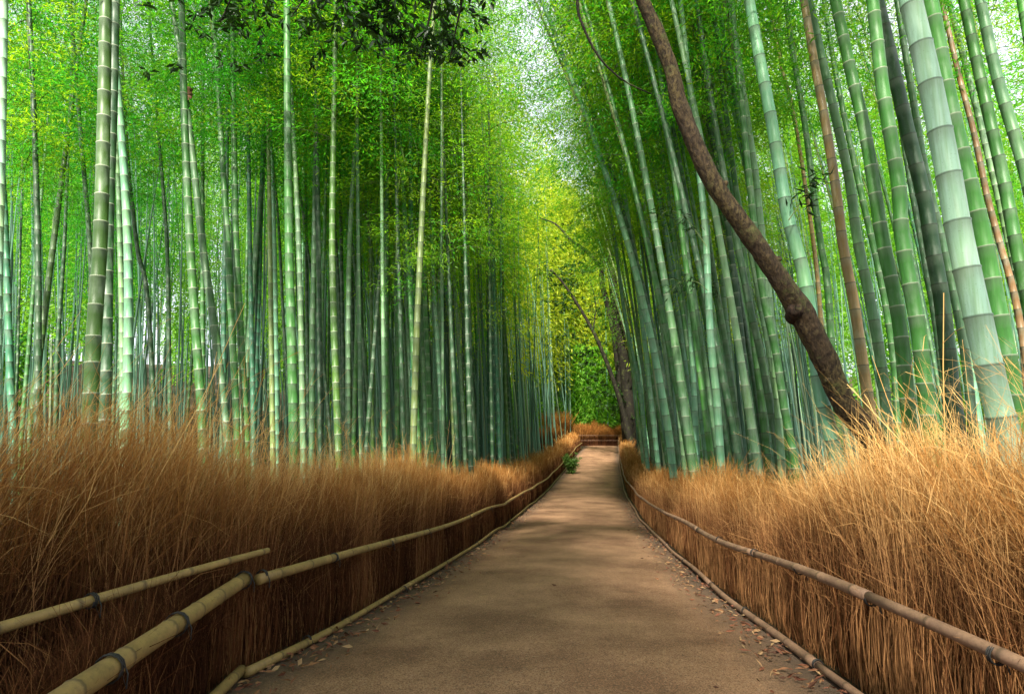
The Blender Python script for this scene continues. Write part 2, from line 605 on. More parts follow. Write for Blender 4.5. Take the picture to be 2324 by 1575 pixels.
def stalk(base, P, r0, colour, ring_dark, seed, sides, internode, label, group, crown_frac, tint, mesh=None, taper=.25, relief=1.0, wide=1.9):
    Pl = np.asarray(P) - base
    me, Q, S = culm_mesh(Pl, r0, sides, internode, seed, taper, relief)
    o = link('bamboo_stalk', me, None, base)
    c = np.array(PAL[colour]) * np.random.default_rng(seed).uniform(.55, .85)
    o.color = (*np.clip(c, 0, .85), 1.0 if ring_dark else 0.0)
    tag(o, label, 'bamboo', group)
    if crown_frac is not None:
        add_crown(o, Q, S, crown_frac, seed + 5, tint, mesh, wide=wide)
    return o


# stalks one can tell apart in the photograph: outline in picture units, width, depth from the real thickness
# (points from the base up, width at the base, real diameter, colour, dark ring?, label)
NEAR = [
 ([(30, 960), (24, 880), (12, 511), (2, 330), (-12, 0)], 16, .13, 'teal', 1, 'teal green bamboo stalk at the far left edge behind dry brush'),
 ([(-14, 960), (-6, 600), (2, 320), (9, 0)], 24, .14, 'white', 1, 'whitish bamboo stalk cut off by the left edge of the photo'),
 ([(84, 980), (87, 700), (85, 511), (76, 227), (66, 0)], 15, .12, 'dark', 1, 'dark bamboo stalk second from the left edge, behind tall wisps'),
 ([(126, 955), (131, 780), (146, 558), (157, 294), (170, 0)], 9.5, .10, 'dark', 1, 'thin dark bamboo stalk leaning right, left of the thick green stalk'),
 ([(222, 950), (204, 558), (181, 283), (160, 0)], 12, .11, 'grey', 1, 'greyish bamboo stalk passing behind the thick green stalk at left'),
 ([(203, 960), (213, 760), (228, 540), (236, 250), (240, 0)], 33, .16, 'olive', 0, 'thickest green bamboo stalk on the left side, lit yellow green'),
 ([(238, 955), (243, 700), (247, 480), (256, 240), (262, 0)], 25, .14, 'dark', 0, 'shaded dark green stalk right beside the thickest left stalk'),
 ([(278, 950), (276, 700), (271, 511), (264, 250), (256, 60)], 13, .11, 'pale', 1, 'slim pale stalk, left one of a touching pale pair'),
 ([(286, 950), (291, 760), (290, 560), (279, 354), (262, 140), (250, 0)], 20, .13, 'mint', 0, 'pale mint bamboo stalk, right one of a touching pale pair'),
 ([(350, 950), (333, 660), (311, 558), (285, 300), (272, 0)], 11, .11, 'dark', 1, 'dark slanting bamboo stalk just right of the pale pair'),
 ([(386, 970), (384, 830), (379, 558), (364, 354), (345, 117), (336, 0)], 10, .10, 'dark', 1, 'thin dark upright stalk alone between pale pair and crossing stalks'),
 ([(459, 975), (445, 760), (432, 558), (420, 300), (412, 0)], 20, .13, 'green', 0, 'green bamboo stalk left of the leaning stalk it crosses high up'),
 ([(514, 985), (486, 740), (460, 558), (430, 290), (408, 120), (388, 0)], 19, .13, 'grey', 0, 'leaning bamboo stalk with pale rings and a brown husk high up'),
 ([(537, 970), (527, 760), (517, 558), (503, 330), (492, 149), (480, 0)], 16, .12, 'green', 0, 'green stalk with white rings right of the leaning husk-bearing stalk'),
 ([(507, 900), (508, 700), (512, 520), (516, 300), (521, 0)], 12, .11, 'teal', 1, 'teal stalk glimpsed behind two ringed green stalks at left'),
 ([(558, 985), (545, 740), (536, 558), (531, 300), (528, 0)], 17, .13, 'green', 0, 'green stalk with many white rings, dark at its top'),
 ([(575, 965), (571, 760), (567, 558), (563, 250), (560, 0)], 12, .11, 'teal', 1, 'slim blue-green stalk right of the white-ringed stalks'),
 ([(662, 970), (645, 760), (630, 480), (606, 250), (585, 0)], 8, .09, 'dark', 1, 'thin dark slanting stalk behind the left grove centre'),
 ([(628, 965), (624, 620), (618, 400), (610, 200), (604, 0)], 12, .11, 'mint', 1, 'pale blue-green stalk left of the stout straight stalk'),
 ([(667, 1025), (661, 760), (656, 558), (653, 280), (651, 0)], 22, .14, 'green', 1, 'stout straight green stalk with low golden brush before it'),
 ([(688, 1030), (684, 800), (678, 558), (666, 300), (654, 110), (648, 0)], 14, .11, 'pale', 0, 'pale slender stalk curving close beside the stout straight stalk'),
 ([(708, 1000), (709, 760), (713, 558), (719, 200), (723, 0)], 14, .12, 'grey', 1, 'grey-green stalk leaning slightly right, with thin dark rings'),
 ([(728, 1010), (725, 760), (722, 500), (716, 200), (712, 0)], 13, .11, 'dark', 1, 'shadowed stalk overlapping the grey-green one on its right'),
 ([(752, 1035), (738, 860), (715, 690), (690, 500), (655, 240)], 8, .09, 'dark', 1, 'thin dark stalk slanting up left behind the grey-green stalk'),
 ([(769, 1045), (760, 800), (754, 558), (757, 300), (762, 0)], 17, .13, 'olive', 0, 'olive green stalk with faint white rings in front of the dense stand'),
 ([(777, 1010), (772, 760), (766, 600), (752, 400), (740, 200)], 8, .09, 'dark', 1, 'thin shaded stalk touching the olive stalk on its right'),
 ([(789, 1038), (790, 760), (794, 540), (806, 330), (820, 140), (828, 0)], 13, .12, 'pale', 1, 'pale stalk with dark rings leaning right at the dense stand'),
 ([(842, 985), (822, 760), (800, 560), (780, 380), (762, 200)], 9, .10, 'grey', 1, 'grey stalk slanting left at the edge of the dense stand'),
 ([(876, 1015), (860, 760), (843, 564), (822, 400), (800, 240)], 9, .10, 'grey', 1, 'slim grey-green stalk slanting left, second in the dense stand'),
 ([(930, 1035), (921, 819), (905, 620), (885, 420)], 8, .10, 'pale', 1, 'thin pale stalk left of the tall yellowish stalk'),
 ([(937, 1040), (945, 780), (956, 530), (966, 330), (975, 165), (984, 40)], 16, .13, 'yellowish', 1, 'tall yellowish stalk with dark rings rising alone to hanging leaves'),
 ([(989, 1010), (986, 760), (983, 511), (980, 300), (976, 120)], 9, .11, 'mint', 1, 'blue-green slender stalk just right of the tall yellowish stalk'),
 ([(1056, 1035), (1036, 860), (1015, 680), (1000, 560), (985, 400)], 9, .11, 'teal', 1, 'teal stalk slanting left in the middle of the dense stand'),
 ([(1053, 990), (1040, 760), (1030, 617), (1018, 420)], 10, .12, 'pale', 1, 'pale wide stalk in the middle of the dense stand'),
 # right side
 ([(1467, 1030), (1448, 865), (1416, 706), (1395, 540), (1370, 380)], 10, .12, 'mint', 1, 'blue-green stalk nearest the dark trees on the right'),
 ([(1524, 1035), (1514, 960), (1480, 777), (1438, 600), (1409, 500), (1367, 372), (1324, 248), (1286, 150)], 18, .13, 'mint', 1, 'long pale stalk bowing far left over the path'),
 ([(1552, 1035), (1530, 830), (1509, 653), (1484, 511), (1460, 400), (1436, 300), (1410, 190)], 13, .12, 'pale', 1, 'pale stalk bending left just right of the longest bowed stalk'),
 ([(1582, 1035), (1572, 830), (1556, 530), (1530, 330), (1505, 200)], 14, .12, 'mint', 1, 'pale mint stalk third from the path in the right stand'),
 ([(1636, 1045), (1626, 900), (1612, 759), (1601, 529), (1580, 330), (1560, 150)], 18, .12, 'mint', 1, 'broad pale mint stalk rising left of the leaning brown trunk'),
 ([(1682, 1030), (1654, 830), (1626, 653), (1600, 500), (1575, 350)], 14, .12, 'grey', 1, 'grey-green stalk slanting behind the leaning brown trunk'),
 ([(1704, 1020), (1686, 794), (1665, 617), (1645, 470), (1615, 300), (1590, 150)], 15, .12, 'dark', 0, 'dark stalk with white rings crossed by the leaning brown trunk'),
 ([(1762, 1010), (1732, 830), (1704, 706), (1675, 564), (1640, 380), (1610, 200), (1580, 0)], 18, .13, 'grey', 1, 'grey-green stalk meeting the leaning trunk halfway up'),
 ([(1792, 985), (1781, 936), (1760, 794), (1732, 670), (1710, 500), (1690, 300), (1660, 0)], 18, .12, 'green', 0, 'green stalk with bright white rings left of the trunk knot'),
 ([(1770, 1000), (1757, 800), (1732, 558), (1714, 389), (1693, 248), (1675, 124), (1651, 0)], 17, .12, 'pale', 1, 'pale slim stalk passing behind the trunk to the upper right'),
 ([(1892, 1010), (1863, 900), (1828, 640), (1800, 540), (1785, 478), (1764, 354), (1746, 248), (1722, 124), (1700, 0)], 32, .14, 'mint', 1, 'stout pale green stalk crossed by the trunk at its knot'),
 ([(1880, 990), (1856, 640), (1828, 425), (1796, 230), (1775, 159), (1746, 0)], 11, .10, 'tan', 1, 'thin tan stalk right of the stout pale green stalk'),
 ([(1905, 1000), (1888, 794), (1877, 635), (1863, 558), (1845, 425), (1824, 265), (1799, 124), (1782, 0)], 17, .12, 'green', 1, 'green slim stalk between stout pale stalk and tan brown stalk'),
 ([(1988, 1030), (1959, 830), (1938, 688), (1913, 558), (1899, 442), (1874, 283), (1845, 124), (1824, 0)], 25, .13, 'tan', 1, 'tan brown dead bamboo stalk behind the trunk foot'),
 ([(2018, 1050), (2005, 865), (1976, 688), (1945, 540), (1927, 407), (1892, 248), (1863, 124), (1836, 0)], 24, .13, 'grey', 1, 'grey-green ringed stalk just right of the tan dead stalk'),
 ([(2040, 1035), (2030, 830), (2000, 640), (1959, 460), (1920, 283), (1892, 142), (1870, 0)], 16, .11, 'green', 0, 'slim green stalk with white rings hugging a vivid green stalk'),
 ([(2080, 1040), (2064, 960), (2040, 723), (2003, 548), (1984, 425), (1960, 283), (1934, 177), (1895, 0)], 32, .14, 'bright', 0, 'vivid green stout stalk, left one of two alike on the right'),
 ([(2118, 1040), (2107, 970), (2086, 759), (2047, 545), (2040, 425), (2005, 212), (1980, 0)], 34, .14, 'bright', 0, 'vivid green stout stalk, right one of two alike on the right'),
 ([(2160, 1040), (2130, 780), (2100, 600), (2060, 380), (2020, 120), (2004, 0)], 15, .11, 'dark', 1, 'thin dark stalk right of the two vivid green stalks'),
 ([(2180, 1040), (2154, 830), (2136, 670), (2115, 558), (2100, 460), (2065, 319), (2040, 212), (2005, 60), (1990, 0)], 34, .15, 'dark', 1, 'dark green stout stalk in shade left of the white stalk'),
 ([(2215, 1040), (2190, 800), (2150, 600), (2100, 389), (2079, 265), (2058, 142), (2036, 0)], 20, .12, 'grey', 1, 'dull grey-green stalk slipping behind the white stalk'),
 ([(2292, 1020), (2270, 950), (2228, 759), (2182, 558), (2150, 382), (2108, 177), (2066, 0)], 57, .165, 'white', 1, 'thick whitish bamboo stalk with dark rings on the right'),
 ([(2315, 1040), (2295, 865), (2260, 688), (2228, 529), (2200, 420), (2154, 230), (2111, 0)], 40, .15, 'bright', 0, 'bright green stalk half hidden behind the thick whitish stalk'),
 ([(2352, 960), (2306, 688), (2267, 546), (2239, 440), (2210, 301), (2182, 195), (2157, 89), (2136, 0)], 16, .11, 'rust', 1, 'rusty tan stalk right of the thick whitish stalk'),
 ([(2380, 960), (2345, 740), (2306, 558), (2281, 425), (2249, 283), (2217, 142), (2187, 0)], 29, .14, 'green', 1, 'green stalk with faint rings near the right edge'),
 ([(2420, 960), (2375, 640), (2335, 425), (2306, 319), (2263, 177), (2224, 0)], 30, .14, 'grey', 1, 'grey-green stalk with dark rings in the upper right corner'),
 ([(2330, 900), (2300, 600), (2260, 380), (2234, 210), (2205, 0)], 10, .10, 'rust', 1, 'thin rusty stalk between two green ones in the upper right'),
 ([(2480, 960), (2420, 560), (2370, 300), (2318, 0)], 26, .13, 'bright', 1, 'green stalk cut by the right edge at the upper corner'),
]

placed = []
def behind_fence(px, d, side, gap):
    X = (px - CX) / F * d
    return X <= XLf(d) - gap if side < 0 else X >= XRf(d) + gap

stalk_id = 0
NEAR_OBJ = []
for pts, w, dia, colr, dark, label in NEAR:
    stalk_id += 1
    bx, by = pts[0]
    side = -1 if bx < 1250 else 1
    d = F * dia / w
    dmin = 2.0
    gap = .75 if d < 9 else .55
    while d < 30 and not behind_fence(bx, d, side, gap):
        d += .1
    r0 = w * d / F / 2
    r_ = np.random.default_rng(1000 + stalk_id)
    dl = r_.uniform(-.02, .03)
    P = []
    z0 = at(*pts[0], d)[2]
    for q in pts:
        p0 = at(*q, d)
        P.append(at(*q, d + dl * max(0, p0[2] - z0)))
    # foot: carry the lowest stretch on down to the soil
    t0 = unit((P[0] - P[1])[None])[0]
    gz = terrain(P[0][0], d)
    if P[0][2] > gz:
        k = (P[0][2] - gz + .03) / max(.3, -t0[2])
        P.insert(0, P[0] + t0 * k * np.array([.6, .6, 1]))
        P[0][2] = gz - .03
    base = P[0].copy()
    # carry on upward to the full height
    H = r_.uniform(11.5, 14.5)
    t1 = unit((P[-1] - P[-2])[None])[0]
    h = P[-1][2] - gz
    if h < H:
        left = (H - h) / max(t1[2], .5)
        P.append(P[-1] + t1 * left * .5)
        P.append(P[-1] + (t1 + np.array([t1[0] * .25, 0, -.05])) * left * .5)
    near = d < 9
    hh = (P[-1][2] - gz)
    top_h = at(bx, 0, d)[2] - gz
    frac = float(np.clip(max(.5, (top_h + .4) / hh) if near else r_.uniform(.5, .62), .45, .86))
    if 940 < pts[-1][0] < 1180: frac = None
    o = stalk(base, P, r0, colr, dark, 3000 + stalk_id, 16 if w > 20 else 12, .30 * (r0 * 2 / .13) ** .5 * r_.uniform(.92, 1.1), label,
              'bamboo stalks one can tell apart', frac, LEAFTINTS[int(r_.integers(5))],
              SPARSE[stalk_id % 3] if near else None, taper=.45)
    NEAR_OBJ.append(o)
    placed.append((base[0], base[1]))

# the rest of the grove: stalks nothing tells apart, one copy each
def spaced(x, y, s):
    return all((x - a) ** 2 + (y - b) ** 2 > s * s for a, b in placed)

N_TOTAL = 300
GROVE = {
    (-1, 'mid'): 'slender bamboo stalk in the crowd of alike stalks behind the left brush fence',
    (-1, 'deep'): 'thin far stalk deep in the left grove, one of many alike',
    (1, 'mid'): 'slender bamboo stalk in the crowd of alike stalks behind the right brush fence',
    (1, 'deep'): 'thin far stalk deep in the right grove, one of many alike'}
plan = []


def hcap(x, d, H):
    """the grove is lower round the opening over the path"""
    px = CX + F * x / d
    off = abs(px - 1040)
    if off < 30 + 650 / d and d > 9:
        return min(H, max(5.5, at(px, 140 if off < 25 + 250 / d else 60, d)[2] - terrain(x, d)))
    return H


tries = 0
r_ = np.random.default_rng(42)
quota = {(-1, 'mid'): 106, (-1, 'deep'): 30, (1, 'mid'): 88, (1, 'deep'): 14}
have = {k: 0 for k in quota}
while tries < 60000 and sum(have.values()) < sum(quota.values()):
    tries += 1
    side = -1 if r_.random() < .6 else 1
    zone = 'mid' if r_.random() < .6 else 'deep'
    if have[(side, zone)] >= quota[(side, zone)]: continue
    if zone == 'mid':
        d = r_.uniform(11, 25) if side < 0 else r_.uniform(8.5, 22)
    else:
        d = r_.uniform(22, 42)
    if side < 0:
        px = r_.uniform(800, 1285) if (zone == 'mid' and r_.random() < .72) else r_.uniform(-60, 1285)
    else:
        px = r_.uniform(1425, 1800) if r_.random() < .72 else r_.uniform(1425, 2420)
    if not behind_fence(px, d, side, .55): continue
    x = (px - CX) / F * d
    if not spaced(x, d, .14 + .008 * d): continue
    have[(side, zone)] += 1
    placed.append((x, d))
    plan.append((side, zone, x, d))
for side, zone, x, d in plan:
    stalk_id += 1
    s = 5000 + stalk_id
    r2 = np.random.default_rng(s)
    gz = terrain(x, d) - .03
    H = r2.uniform(12.5, 16.5) if zone == 'mid' else r2.uniform(16, 22)
    H = hcap(x - .6, d, H)
    lx = (-.05 if side < 0 else -.085) + r2.normal(0, .028)
    ly = r2.normal(-.0, .02)
    cv = (.0006 if side < 0 else -.0042) * r2.uniform(.0, 1.8)
    hs = np.array([0, .2, .4, .6, .8, 1]) * H
    P = np.stack([x + lx * hs + cv * hs ** 2, d + ly * hs, gz + hs * (1 - .0009 * hs)], 1)
    keys = ['green', 'grey', 'pale', 'mint', 'teal', 'dark', 'olive', 'yellowish'] if side < 0 else ['green', 'grey', 'mint', 'green', 'pale', 'teal', 'dark', 'bright']
    pr = [.25, .19, .07, .07, .16, .16, .07, .03] if side < 0 else [.17, .14, .2, .1, .17, .08, .1, .04]
    c = keys[int(r2.choice(len(keys), p=pr))]
    fr = r2.uniform(.48, .68) if zone == 'mid' else r2.uniform(.32, .55)
    if r2.random() < .15: fr -= .16
    stalk(P[0].copy(), P, r2.uniform(.042, .072), c, r2.random() < .7, s, 9 if d < 18 else 7, r2.uniform(.26, .36), GROVE[(side, zone)],
          ('left' if side < 0 else 'right') + ' grove ' + ('stalks by the fence' if zone == 'mid' else 'far stalks'), fr,
          LEAFTINTS[int(r2.choice(6, p=[.2, .25, .2, .05, .1, .2] if side < 0 and x / d < -.2 else [.12, .03, .10, .45, .27, .03]))],  # yellow tints paint the glow round the opening into the leaves
          SPARSE[stalk_id % 3] if r2.random() < (.75 if (side > 0 or x / d > -.3) else .3) else None, taper=.3, wide=1.25 if d < 17 else 1.9)

# unseen stalks added beside and behind the viewer; their crowns shade near ground
r8 = np.random.default_rng(88)
for q in range(34):
    side = -1 if (q % 2 or q > 21) else 1
    d = r8.uniform(-12, 1.5) if q < 22 else r8.uniform(-9.5, -3)
    x = (XLf(d) - r8.uniform(.9, 4)) if side < 0 else (XRf(d) + r8.uniform(.9, 4))
    if d > -.5 and abs(x) < 3.2: continue
    if q > 21: x = r8.uniform(-6.5, -2.6)
    gz = terrain(x, d) - .03; H = r8.uniform(11, 15)
    hs = np.array([0, .25, .5, .75, 1]) * H
    P = np.stack([x + ((-side * .12 if q < 22 else 0) + r8.normal(0, .07)) * hs, d + r8.normal(0, .02) * hs, gz + hs], 1)
    stalk(P[0].copy(), P, r8.uniform(.05, .07), 'green', True, 9000 + q, 8, .32, 'unseen bamboo stalk added behind the viewer for shade', 'unseen stalks added for shade',
          r8.uniform(.4, .6), LEAFTINTS[q % 5], taper=.35)

# far stand beyond: too many to count, one mass
A = Acc(); LV = []
r3 = np.random.default_rng(77)
cnt = 0
while cnt < 640:
    d = r3.uniform(28, 95); px = r3.uniform(1180, 1500) if cnt % 4 == 1 else r3.uniform(-250, 2600)
    if cnt % 4 == 1: d = r3.uniform(48.5, 80)
    x = (px - CX) / F * d
    if d < 49 and XLf(d) - 1.4 < x < XRf(d) + 1.4: continue
    if d < 42 and not spaced(x, d, .4): continue
    cnt += 1
    gz = terrain(x, d); H = r3.uniform(17, 26) if cnt % 6 else r3.uniform(5, 8); lx = r3.normal(-.03, .03)
    H = hcap(x - .5, d, H)
    hs = np.linspace(0, 1, 6) * H
    P = np.stack([x + lx * hs, np.full(6, d), gz + hs], 1)
    v, f = tube(P, np.linspace(.075, .03, 6), 5, False)
    A.add(v, f, 0, tone=r3.random())
    n = 2600 if cnt % 4 == 2 else 1750
    u = r3.beta(1.6, 1.3, n) if cnt % 6 else r3.random(n)
    hz = H * (.25 + .85 * u)
    R = 1.7 * np.sqrt(r3.random(n)) * (1.15 - .6 * u)
    az = r3.uniform(0, 6.283, n)
    cl = np.round(r3.random(n) * 16) / 16 * 6.283
    az = cl + r3.normal(0, .25, n)
    B = np.stack([x + lx * hz + R * np.cos(az), d + R * np.sin(az), gz + hz - .25 * R], 1)
    D = np.stack([np.cos(az), np.sin(az), np.full(n, -.6)], 1) + r3.normal(0, .7, (n, 3))
    ln = r3.uniform(.30, .48, n)
    v, f = leaves(B, D, ln, ln * .26, r3)
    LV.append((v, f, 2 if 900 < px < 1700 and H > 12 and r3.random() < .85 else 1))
cnt = 0
while cnt < 1800:                                     # bare thin stalks between them
    d = 17 + 45 * r3.random() ** 1.3; px = r3.uniform(-150, 2450) if cnt % 2 else r3.uniform(700, 1900)
    if cnt % 9 == 4: d = r3.uniform(48.5, 62); px = r3.uniform(1215, 1450)
    x = (px - CX) / F * d
    if XLf(d) - 1.0 < x < XRf(d) + 1.0 or not spaced(x, d, .3): continue
    cnt += 1
    gz = terrain(x, d); H = r3.uniform(9, 14); lx = r3.normal(-.045, .035); cv = r3.normal(-.002, .002)
    hs = np.linspace(0, 1, 7) * H
    P = np.stack([x + lx * hs + cv * hs ** 2, np.full(7, d), gz + hs], 1)
    v, f = tube(P, np.linspace(1, .35, 7) * r3.uniform(.028, .05), 6, False)
    A.add(v, f, 0, tone=r3.random() * (.45 if px < 760 else 1) if cnt % 9 != 5 else r3.uniform(.4, .8))
for v, f, k_ in LV: A.add(v, f, k_, tone=0.0)


def mk_farculm():
    m, nt = mat('far_culm'); N = NT(nt)
    col = N.ramp(N.attr('tone').outputs['Fac'], [(0, (.03, .07, .04)), (.4, (.08, .18, .12)), (.75, (.17, .32, .24)), (1, (.22, .28, .15))])
    N.out(N.principled(col, .5)); return m


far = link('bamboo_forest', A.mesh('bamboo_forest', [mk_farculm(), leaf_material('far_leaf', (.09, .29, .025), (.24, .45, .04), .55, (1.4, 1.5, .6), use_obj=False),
    leaf_material('far_glow_tint_leaf', (.20, .33, .02), (.50, .54, .045), .55, (1.5, 1.4, .6), use_obj=False)], False))  # yellower copy of the far leaf, with the sky gap's glow in its colour
tag(far, 'far bamboo forest filling the background beyond the path end', 'bamboo forest', None, 'stuff')

# ------------------------------------------------------------------ brush fences
def edge_line(side, y0, y1, step=.1):
    ys = np.arange(y0, y1, step)
    x = XLf(ys) if side < 0 else XRf(ys)
    return np.stack([x, ys, ZPf(ys)], 1)


def twigs(A, line, side, n, hmin, hmax, thick, lean, r, w0=.0034, bl=4, flop=.25, tone=(0, 1), o0=.04, dmul=None):
    """n dry twigs along a ground line; side gives which way is away from the path"""
    seg = np.linalg.norm(np.diff(line, axis=0), axis=1); S = np.concatenate([[0], np.cumsum(seg)])
    if dmul is None:
        s = r.random(n) * S[-1]
    else:                                   # more of them close to the path's start, where they show
        wt = dmul(line[:, 1]); cdf = np.concatenate([[0], np.cumsum((wt[1:] + wt[:-1]) / 2 * seg)]); cdf /= cdf[-1]
        s = np.interp(r.random(n), cdf, S)
    s = s + .035 * np.sin(s * 21 + 3 * np.sin(s * 4.3))          # gathered in loose bundles
    B = np.stack([np.interp(s, S, line[:, k]) for k in range(3)], 1)
    T = unit(np.stack([np.interp(s + .2, S, line[:, k]) - np.interp(s - .2, S, line[:, k]) for k in range(3)], 1))
    Nn = unit(np.stack([-T[:, 1], T[:, 0], np.zeros(n)], 1))         # to the left of travel
    Nn = Nn * (1 if side < 0 else -1)                                # away from the path
    off = o0 + thick * r.random(n) ** 1.4
    B = B + Nn * off[:, None]
    h = r.uniform(hmin, hmax, n) * (1 + .10 * np.sin(s * 1.1) + .07 * np.sin(s * 2.7 + 1) + .05 * np.sin(s * 6.1))
    h = h * (.86 + .2 * np.minimum(1, off / max(thick, .01) * 1.5))
    k = 6
    t = np.linspace(0, 1, k)
    la = lean * r.normal(1, .45, n)
    lo = np.maximum(r.normal(.14, .16, n), -.03)
    wob = r.normal(0, .022, (n, 1))
    P = B[:, None] + np.zeros((n, k, 3))
    P[:, :, 2] += h[:, None] * (t - .10 * np.abs(la)[:, None] * t ** 3)
    P += T[:, None] * (la * h)[:, None, None] * (t ** 1.45)[None, :, None]
    P += np.cumsum(r.normal(0, .0075, (n, k, 3)), 1) * h[:, None, None]
    P += Nn[:, None] * ((lo * h)[:, None] * t[None] ** 1.7 + wob * np.sin(t * 5)[None])[:, :, None]
    dist = np.maximum(1.5, B[:, 1])
    wd = np.maximum(w0 * r.uniform(.6, 1.3, n) * np.where(r.random(n) < .12, 1.8, 1.0), .00055 * dist)
    ang = r.uniform(0, np.pi, n)
    sd = unit(T * np.cos(ang)[:, None] + Nn * np.sin(ang)[:, None])
    cl_ = .5 + .22 * np.sin(s * 3.1 + side) + .18 * np.sin(s * 7.7 + 2) + r.normal(0, .22, n)
    cl_ = np.where(r.random(n) < .10, 1.25, cl_)
    tn = np.clip(tone[0] + (tone[1] - tone[0]) * np.clip(cl_, 0, 1.3), 0, 1)
    v, f = ribbons(P, wd[:, None] * np.linspace(1, .45, k)[None], sd)
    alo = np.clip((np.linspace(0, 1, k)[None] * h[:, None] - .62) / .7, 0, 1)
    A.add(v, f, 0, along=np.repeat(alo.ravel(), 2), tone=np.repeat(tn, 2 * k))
    # finer side sprigs
    for b in range(bl):
        u = r.uniform(.38, .97, n)
        i0 = np.minimum((u * (k - 1)).astype(int), k - 2); fr = u * (k - 1) - i0
        idx = np.arange(n)
        q = P[idx, i0] * (1 - fr)[:, None] + P[idx, i0 + 1] * fr[:, None]
        dr = unit(P[idx, i0 + 1] - P[idx, i0] + 1e-6)
        dd = unit(dr + r.normal(0, .42, (n, 3)))
        L = r.uniform(.12, .38, n) * (1.15 - .4 * u)
        PP = np.stack([q, q + dd * (L * .55)[:, None], q + dd * L[:, None] + np.array([0, 0, -1.]) * (L * flop * r.random(n))[:, None]], 1)
        a2 = unit(np.cross(dd, unit(r.normal(size=(n, 3)))))
        v, f = ribbons(PP, (wd * .55)[:, None] * np.array([[1, .8, .4]]), a2)
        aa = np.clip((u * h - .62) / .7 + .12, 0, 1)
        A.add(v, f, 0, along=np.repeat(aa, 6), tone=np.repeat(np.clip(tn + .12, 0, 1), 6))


def pole(line, r0, r1, internode, seed, sides=12):
    rr = np.random.default_rng(seed)
    Q, S = spline(line, .12)
    L = S[-1]; a = rr.uniform(.05, internode); ss, ring, bul = [0.], [0.], [0.]
    d = .004
    while a < L - .03:
        for da, g_, b_ in ((-3 * d, 0, 0), (-d, .8, 1), (d, .8, 1), (3 * d, 0, -.1)):
            ss.append(a + da); ring.append(g_); bul.append(b_)
        if internode > .3: ss.append(a + internode * .5); ring.append(0.); bul.append(0.)
        a += internode * rr.uniform(.85, 1.15)
    ss.append(L); ring.append(0.); bul.append(0.)
    ss = np.array(ss); o = np.argsort(ss); ss = ss[o]; ring = np.array(ring)[o]; bul = np.array(bul)[o]
    k = (ss >= 0) & (ss <= L); ss, ring, bul = ss[k], ring[k], bul[k]
    C3 = np.stack([np.interp(ss, S, Q[:, c]) for c in range(3)], 1)
    v, f = tube(C3, (r0 + (r1 - r0) * ss / L) * (1 + .07 * bul), sides)
    return v, f, np.concatenate([np.repeat(ring, sides), [0, 0]])


def add_rail(parent, line, r0, r1, m, seed, internode=.32, label=None):
    v, f, rg = pole(line, r0, r1, internode, seed)
    o = link('rail', new_mesh('rail', v, f, [m], {'ring': rg}), parent)
    if label: o['label'] = label
    return o


def add_tie(parent, c, axis, rad, turns=3):
    axis = unit(np.asarray(axis, float)[None])[0]
    u = unit(np.cross(axis, [0, 0, 1.])[None])[0]; w = np.cross(axis, u)
    t = np.linspace(0, turns * 2 * np.pi, turns * 12)
    P = np.asarray(c) + np.outer(np.cos(t), u) * rad + np.outer(np.sin(t), w) * rad + np.outer(t / t[-1] - .5, axis) * .022
    tail = P[-1] + np.array([[0.01, 0, -.02], [0.015, -.01, -.06]])
    v, f = tube(np.concatenate([P, tail]), .0026, 5)
    return link('tie', new_mesh('tie', v, f, [M_TIE]), parent)


def rails_along(fence, side, y0, y1, hgt, r_big, m, seed, inset, breaks, ties, rise=0):
    bs = [y0] + breaks + [y1]
    for i in range(len(bs) - 1):
        a, b = bs[i], bs[i + 1]
        ys = np.arange(a, b + .01, .35); ys[-1] = b
        x = (XLf(ys) if side < 0 else XRf(ys)) + inset * (-side)
        jit = np.random.default_rng(seed + i)
        line = np.stack([x, ys, ZPf(ys) + hgt + rise * (ys - y0) + .012 * np.sin(ys * 1.3 + seed)], 1)
        line[:, 0] += .008 * np.sin(ys * 2.2 + seed)
        add_rail(fence, line, r_big * jit.uniform(.9, 1.05), r_big * jit.uniform(.75, .9), m, seed + 10 * i)
    for y in ties:
        x = (XLf(y) if side < 0 else XRf(y)) + inset * (-side)
        ax = np.array([(XLf(y + .2) - XLf(y - .2)) if side < 0 else (XRf(y + .2) - XRf(y - .2)), .4, ZPf(y + .2) - ZPf(y - .2)])
        add_tie(fence, (x, y, ZPf(y) + hgt + rise * (y - y0)), ax, r_big * 1.06)


r4 = np.random.default_rng(11)
dens = lambda y: np.where(y < 6, 1.0, np.maximum(.16, 1.0 - (y - 6) * .075))

# left fence
fl = empty('brush_fence', (XLf(3.0), 3.0, ZPf(3.0)))
tag(fl, 'brown brush fence along the left path edge with yellow bamboo rails', 'fence')
A = Acc()
Ll = edge_line(-1, .3, 43)
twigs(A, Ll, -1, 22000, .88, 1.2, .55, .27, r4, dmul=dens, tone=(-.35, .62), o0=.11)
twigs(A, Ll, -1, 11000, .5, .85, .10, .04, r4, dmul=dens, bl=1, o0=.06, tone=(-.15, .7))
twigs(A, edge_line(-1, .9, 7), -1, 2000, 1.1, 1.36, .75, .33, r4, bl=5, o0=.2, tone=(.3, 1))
twigs(A, edge_line(-1, .9, 8), -1, 150, 1.45, 1.8, .6, .5, r4, bl=4, o0=.2, tone=(.3, 1))
